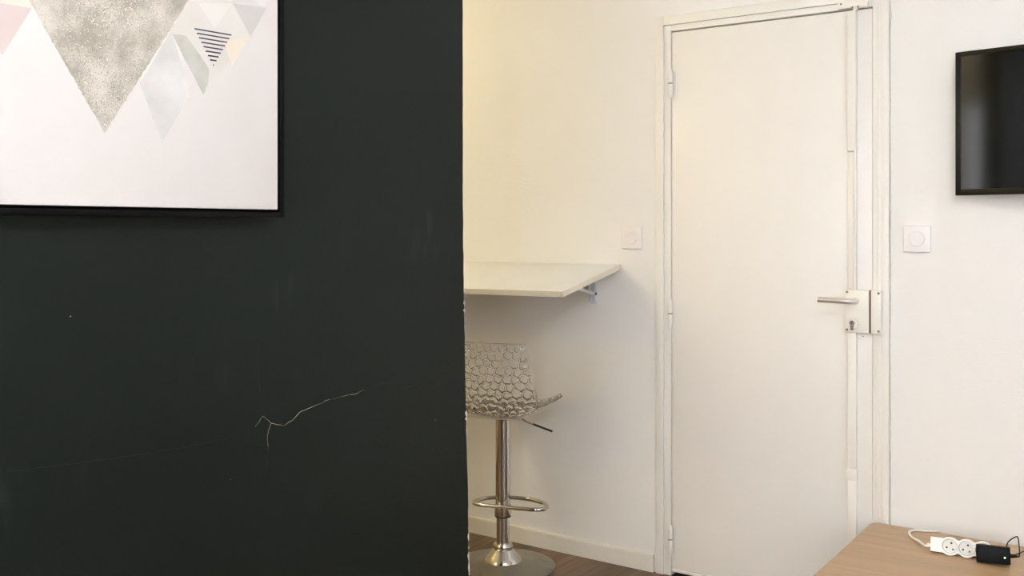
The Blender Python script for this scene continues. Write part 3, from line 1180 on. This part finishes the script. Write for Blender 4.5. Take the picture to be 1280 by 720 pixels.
bmesh.ops.recalc_face_normals(bm, faces=bm.faces[:])
body = obj('strip_body', bm, M['plastic'], PS, True)
bpy.context.view_layer.update()
c = bmesh.new()
for cx in xs:
    add_lathe(c, [(0, -0.014), (0.0198, -0.014), (0.0205, 0.002), (0, 0.002)], 48, Matrix.Translation((cx, 0, HZ)) @ ry)
cut(body, c)
for cx in xs:
    fl = lathe('socket_insert', [(0, -0.014), (0.0192, -0.014), (0.0192, -0.0075), (0.0, -0.0075)], M['socket'], PS, 40, Matrix.Translation((cx, 0, HZ)) @ ry)
    rim = lathe('socket_rim', [(0.0205, -0.001), (0.0222, -0.001), (0.0222, 0.0012), (0.0214, 0.0018), (0.0205, 0.0012)], M['plastic'], PS, 48, Matrix.Translation((cx, 0, HZ)) @ ry)
    a = math.radians(47)
    for s in (-1, 1):
        px_, pz_ = cx + s * 0.0095 * math.cos(a) - 0.0025, HZ + s * 0.0095 * math.sin(a) + 0.0022
        lathe('pin_hole', [(0, -0.0085), (0.0029, -0.0085), (0.0029, -0.0069), (0, -0.0069)], M['hole'], fl, 14, Matrix.Translation((px_, 0, pz_)) @ ry)
    lathe('earth_pin', [(0, -0.008), (0.0028, -0.008), (0.0028, 0.0035), (0.0017, 0.0045), (0, 0.0048)], M['screw'], fl, 14,
          Matrix.Translation((cx + 0.0085, 0, HZ - 0.0085)) @ ry)
# cord (local coordinates of the strip are awkward; give it in the strip's frame by inverse transform)
bpy.context.view_layer.update()
inv = PS.matrix_world.inverted()
zt = TZ + 0.0040
end = PS.matrix_world @ Vector((x0s + 0.001, 0.017, HZ - 0.005))
cp = [end, end + Vector((-0.018, 0.006, -0.006)), Vector((-0.712, -0.178, zt + 0.004)), Vector((-0.742, -0.135, zt)), Vector((-0.7570, -0.100, zt)), Vector((-0.7600, -0.075, zt)), Vector((-0.748, -0.052, zt)),
      Vector((-0.725, -0.044, zt)), Vector((-0.700, -0.034, zt)), Vector((-0.686, -0.0175, zt - 0.004)), Vector((-0.682, -0.0130, zt - 0.03)),
      Vector((-0.680, -0.0130, 0.20)), Vector((-0.678, -0.022, 0.02))]
tube('cord', [inv @ p for p in smooth_path(cp, 8)], 0.0037, M['plastic'], PS, 12)
lathe('cord_sleeve', [(0, 0), (0.0062, 0), (0.0050, 0.012), (0, 0.012)], M['plastic'], PS, 20,
      Matrix.Translation((x0s + 0.0005, 0.017, HZ - 0.005)) @ Matrix.Rotation(-PI / 2, 4, 'Y'))

# ------------------------------------------------------------------ black adapter plugged into the third socket
AD = thing('power_adapter', 'black plug-in power adapter with green light in the strip on the table', 'power adapter', (-0.5055, -0.231, TZ + 0.0250),
           (math.radians(-9), math.radians(-1.8), math.radians(9)))
bm = bmesh.new()
add_box(bm, -0.0330, 0.0560, -0.0400, -0.0035, -0.0245, 0.0235, 0.0045, seg=3)
ab = obj('adapter_case', bm, M['black'], AD, True)
lathe('plug_disc', [(0, -0.001), (0.0180, -0.001), (0.0180, 0.0120), (0, 0.0120)], M['black'], AD, 32, Matrix.Translation((0.0, 0.006, 0.003)) @ ry)
box('seam_groove', -0.0333, 0.0563, -0.0222, -0.0214, -0.0248, 0.0238, M['rubber'], AD, 0.0)
lathe('indicator_light', [(0, -0.001), (0.0022, -0.001), (0.0022, 0.0006), (0, 0.0012)], M['led'], AD, 16, Matrix.Translation((0.0415, -0.0400, -0.0045)) @ ry)
tube('strain_relief', [(0.0555, -0.020, -0.001), (0.062, -0.020, -0.001), (0.075, -0.020, 0.0)], [0.0056, 0.0048, 0.0026], M['black'], AD, 14)
bpy.context.view_layer.update()
inv = AD.matrix_world.inverted()
e = AD.matrix_world @ Vector((0.074, -0.020, 0.0))
cp = [e, e + Vector((0.005, 0.002, 0.002)), e + Vector((0.0035, 0.008, 0.028)), e + Vector((0.000, 0.012, 0.050)), e + Vector((-0.006, 0.018, 0.051)),
      e + Vector((-0.022, 0.030, 0.036)), e + Vector((-0.032, 0.040, 0.020)), e + Vector((-0.034, 0.052, -0.005)), e + Vector((-0.020, 0.085, -0.022)), Vector((-0.430, -0.08, TZ + 0.003)), Vector((-0.39, -0.045, TZ + 0.003)),
      Vector((-0.36, -0.032, TZ + 0.003)), Vector((-0.345, -0.0190, TZ + 0.001)), Vector((-0.342, -0.0135, TZ - 0.03)), Vector((-0.34, -0.0135, 0.18)), Vector((-0.34, -0.022, 0.02))]
tube('adapter_cord', [inv @ p for p in smooth_path(cp, 8)], 0.0016, M['black'], AD, 10)

# ------------------------------------------------------------------ television
TVA = math.radians(-10.7)
TV = thing('television', 'black wall-mounted television turned slightly towards the room', 'television', (-0.6287, -0.050, 1.4096), (0, 0, TVA))
TH, TW = 0.449, 0.735
bm = bmesh.new()
add_box(bm, 0.0, TW, 0.0, 0.016, 0.0, TH, 0.0012)
add_box(bm, 0.10, TW - 0.10, 0.015, 0.038, 0.04, TH - 0.09, 0.006)
obj('back_case', bm, M['bezel'], TV, True)
bw_ = 0.0165
bm = bmesh.new()
add_box(bm, 0, bw_, -0.005, 0.001, 0, TH, 0.0008)
add_box(bm, TW - bw_, TW, -0.005, 0.001, 0, TH, 0.0008)
add_box(bm, bw_ - 0.0005, TW - bw_ + 0.0005, -0.005, 0.001, 0, 0.0195, 0.0008)
add_box(bm, bw_ - 0.0005, TW - bw_ + 0.0005, -0.005, 0.001, TH - 0.0150, TH, 0.0008)
obj('bezel', bm, M['bezel'], TV, True)
box('screen', bw_ - 0.001, TW - bw_ + 0.001, -0.0025, 0.0, 0.019, TH - 0.0145, M['screen'], TV)
bm = bmesh.new()
# wall bracket: plate on the wall, arm to the set
mt = Matrix.Rotation(-TVA, 4, 'Z')
wp = mt @ Vector((0, 0, 0))
add_box(bm, TW / 2 - 0.05, TW / 2 + 0.05, 0.037, 0.044, 0.10, 0.33, 0.001)
add_box(bm, TW / 2 - 0.03, TW / 2 + 0.03, 0.043, 0.100, 0.17, 0.26, 0.001)
obj('wall_mount', bm, M['rubber'], TV, True)

# ------------------------------------------------------------------ framed picture
PXc = -1.345
PY0, PY1, PZ0, PZ1 = -3.330, -2.1985, 1.3410, 2.150
PIC = thing('framed_picture', 'framed canvas print of hanging pastel and glitter triangles on the dark wall', 'picture', (PX, PY1, PZ0))
off = Vector((-PX, -PY1, -PZ0))


def pbox(name, x0, x1, y0, y1, z0, z1, mat, parent, bev=0.0):
    return box(name, x0 + off.x, x1 + off.x, y0 + off.y, y1 + off.y, z0 + off.z, z1 + off.z, mat, parent, bev)


cv = pbox('canvas', PX + 0.006, PXc, PY0, PY1, PZ0, PZ1, M['canvas'], PIC, 0.0015)
bm = bmesh.new()
g, fw, fd = 0.0045, 0.0095, PXc + 0.002
for (a, b_, c_, d_) in ((PY1 + g, PY1 + g + fw, PZ0 - g - fw, PZ1 + g + fw), (PY0 - g - fw, PY0 - g, PZ0 - g - fw, PZ1 + g + fw),
                        (PY0 - g, PY1 + g, PZ0 - g - fw, PZ0 - g), (PY0 - g, PY1 + g, PZ1 + g, PZ1 + g + fw)):
    add_box(bm, PX + off.x, fd + off.x, a + off.y, b_ + off.y, c_ + off.z, d_ + off.z, 0.0008)
add_box(bm, PX + off.x, PX + 0.0055 + off.x, PY0 - g + off.y, PY1 + g + off.y, PZ0 - g + off.z, PZ1 + g + off.z)
obj('frame', bm, M['frame'], PIC, True)
layer = [0]


def printed(pts, mat, name='printed_triangle', jag=0.0, seed=1):
    layer[0] += 1
    h = 0.00015 + 0.00006 * layer[0]
    P = []
    rnd = random.Random(seed)
    n = len(pts)
    for i in range(n):
        a, b_ = pts[i], pts[(i + 1) % n]
        if jag:
            k = max(1, int(math.hypot(a[0] - b_[0], a[1] - b_[1]) / 0.004))
            for q in range(k):
                t = q / k
                j = jag if q else 0
                P.append((a[0] + (b_[0] - a[0]) * t + rnd.uniform(-j, j), a[1] + (b_[1] - a[1]) * t + rnd.uniform(-j, j)))
        else:
            P.append(a)
    bm = bmesh.new()
    add_prism(bm, [(y + off.y, z + off.z) for y, z in P], PXc - 0.0005 + off.x, PXc + h + off.x, 'x')
    return obj(name, bm, mat, cv)


# far left pink pair, the large glitter triangle, the cluster on the right (y, z on the canvas)
printed([(-2.75, 1.615), (-2.650, 1.6170), (-2.6918, 1.5452)], M['pink'])
printed([(-2.75, 1.615), (-2.650, 1.6170), (-2.664, 1.655), (-2.70, 1.69), (-2.76, 1.69)], M['creamprint'])
printed([(-2.760, 1.785), (-2.5375, 1.4511), (-2.3150, 1.785)], M['glitter'], 'glitter_triangle', 0.0009, 3)
printed([(-2.4209, 1.6230), (-2.4775, 1.5325), (-2.4372, 1.4438), (-2.3844, 1.5254)], M['greywash'], 'printed_diamond', 0.0005, 4)
printed([(-2.4215, 1.6230), (-2.3900, 1.6760), (-2.2600, 1.7000), (-2.2606, 1.6384), (-2.3592, 1.5282)], M['palewash'], 'printed_triangle', 0.0004, 5)
printed([(-2.4190, 1.6180), (-2.3930, 1.6190), (-2.3640, 1.5900), (-2.3480, 1.5700), (-2.3490, 1.5480), (-2.3592, 1.5282)], M['greywash_dark'], 'brush_stroke', 0.0006, 6)
printed([(-2.3690, 1.6762), (-2.3002, 1.6890), (-2.3367, 1.6400)], M['palelight'])
printed([(-2.3190, 1.6240), (-2.2641, 1.6364), (-2.3002, 1.5807)], M['peach'])
printed([(-2.2985, 1.6893), (-2.2249, 1.6945), (-2.2606, 1.6384)], M['greyflat'])
printed([(-2.3010, 1.6915), (-2.2249, 1.6960), (-2.2350, 1.7180), (-2.2950, 1.7180)], M['greywash'], 'printed_triangle', 0.0004, 7)
printed([(-2.3900, 1.6780), (-2.3050, 1.6905), (-2.3300, 1.7300), (-2.3600, 1.7300)], M['creamprint'])
n = 9
for k in range(n):
    t = k / (n - 0.6)
    a = (-2.3766 + (-2.3395 + 2.3766) * t, 1.6331 + (1.5775 - 1.6331) * t)
    b_ = (-2.3019 + (-2.3395 + 2.3019) * t, 1.6346 + (1.5775 - 1.6346) * t - 0.0)
    if k == n - 1:
        a, b_ = (-2.3402, 1.5790), (-2.3388, 1.5790)
    hw_ = 0.0011
    printed([(a[0], a[1] - hw_), (b_[0], b_[1] - hw_), (b_[0], b_[1] + hw_), (a[0], a[1] + hw_)], M['ink'], 'ink_line')


# ------------------------------------------------------------------ ceiling lamps
def ceiling_lamp(x_, y_, label):
    t = thing('ceiling_lamp', label, 'lamp', (x_, y_, H))
    lathe('lamp_base', [(0, 0), (0.085, 0), (0.085, -0.018), (0.07, -0.025), (0, -0.025)], M['trim'], t, 40)
    lathe('bulb_holder', [(0, -0.024), (0.022, -0.024), (0.022, -0.085), (0, -0.085)], M['trim'], t, 24)
    lathe('glass_bulb', [(0, -0.084), (0.018, -0.086), (0.030, -0.105), (0.034, -0.125), (0.028, -0.145), (0.012, -0.156), (0, -0.158)], M['lampglass'], t, 24)
    return t


ceiling_lamp(-3.30, -1.20, 'bare warm bulb on the kitchen ceiling')
ceiling_lamp(0.30, -2.20, 'bare bulb on the living room ceiling')
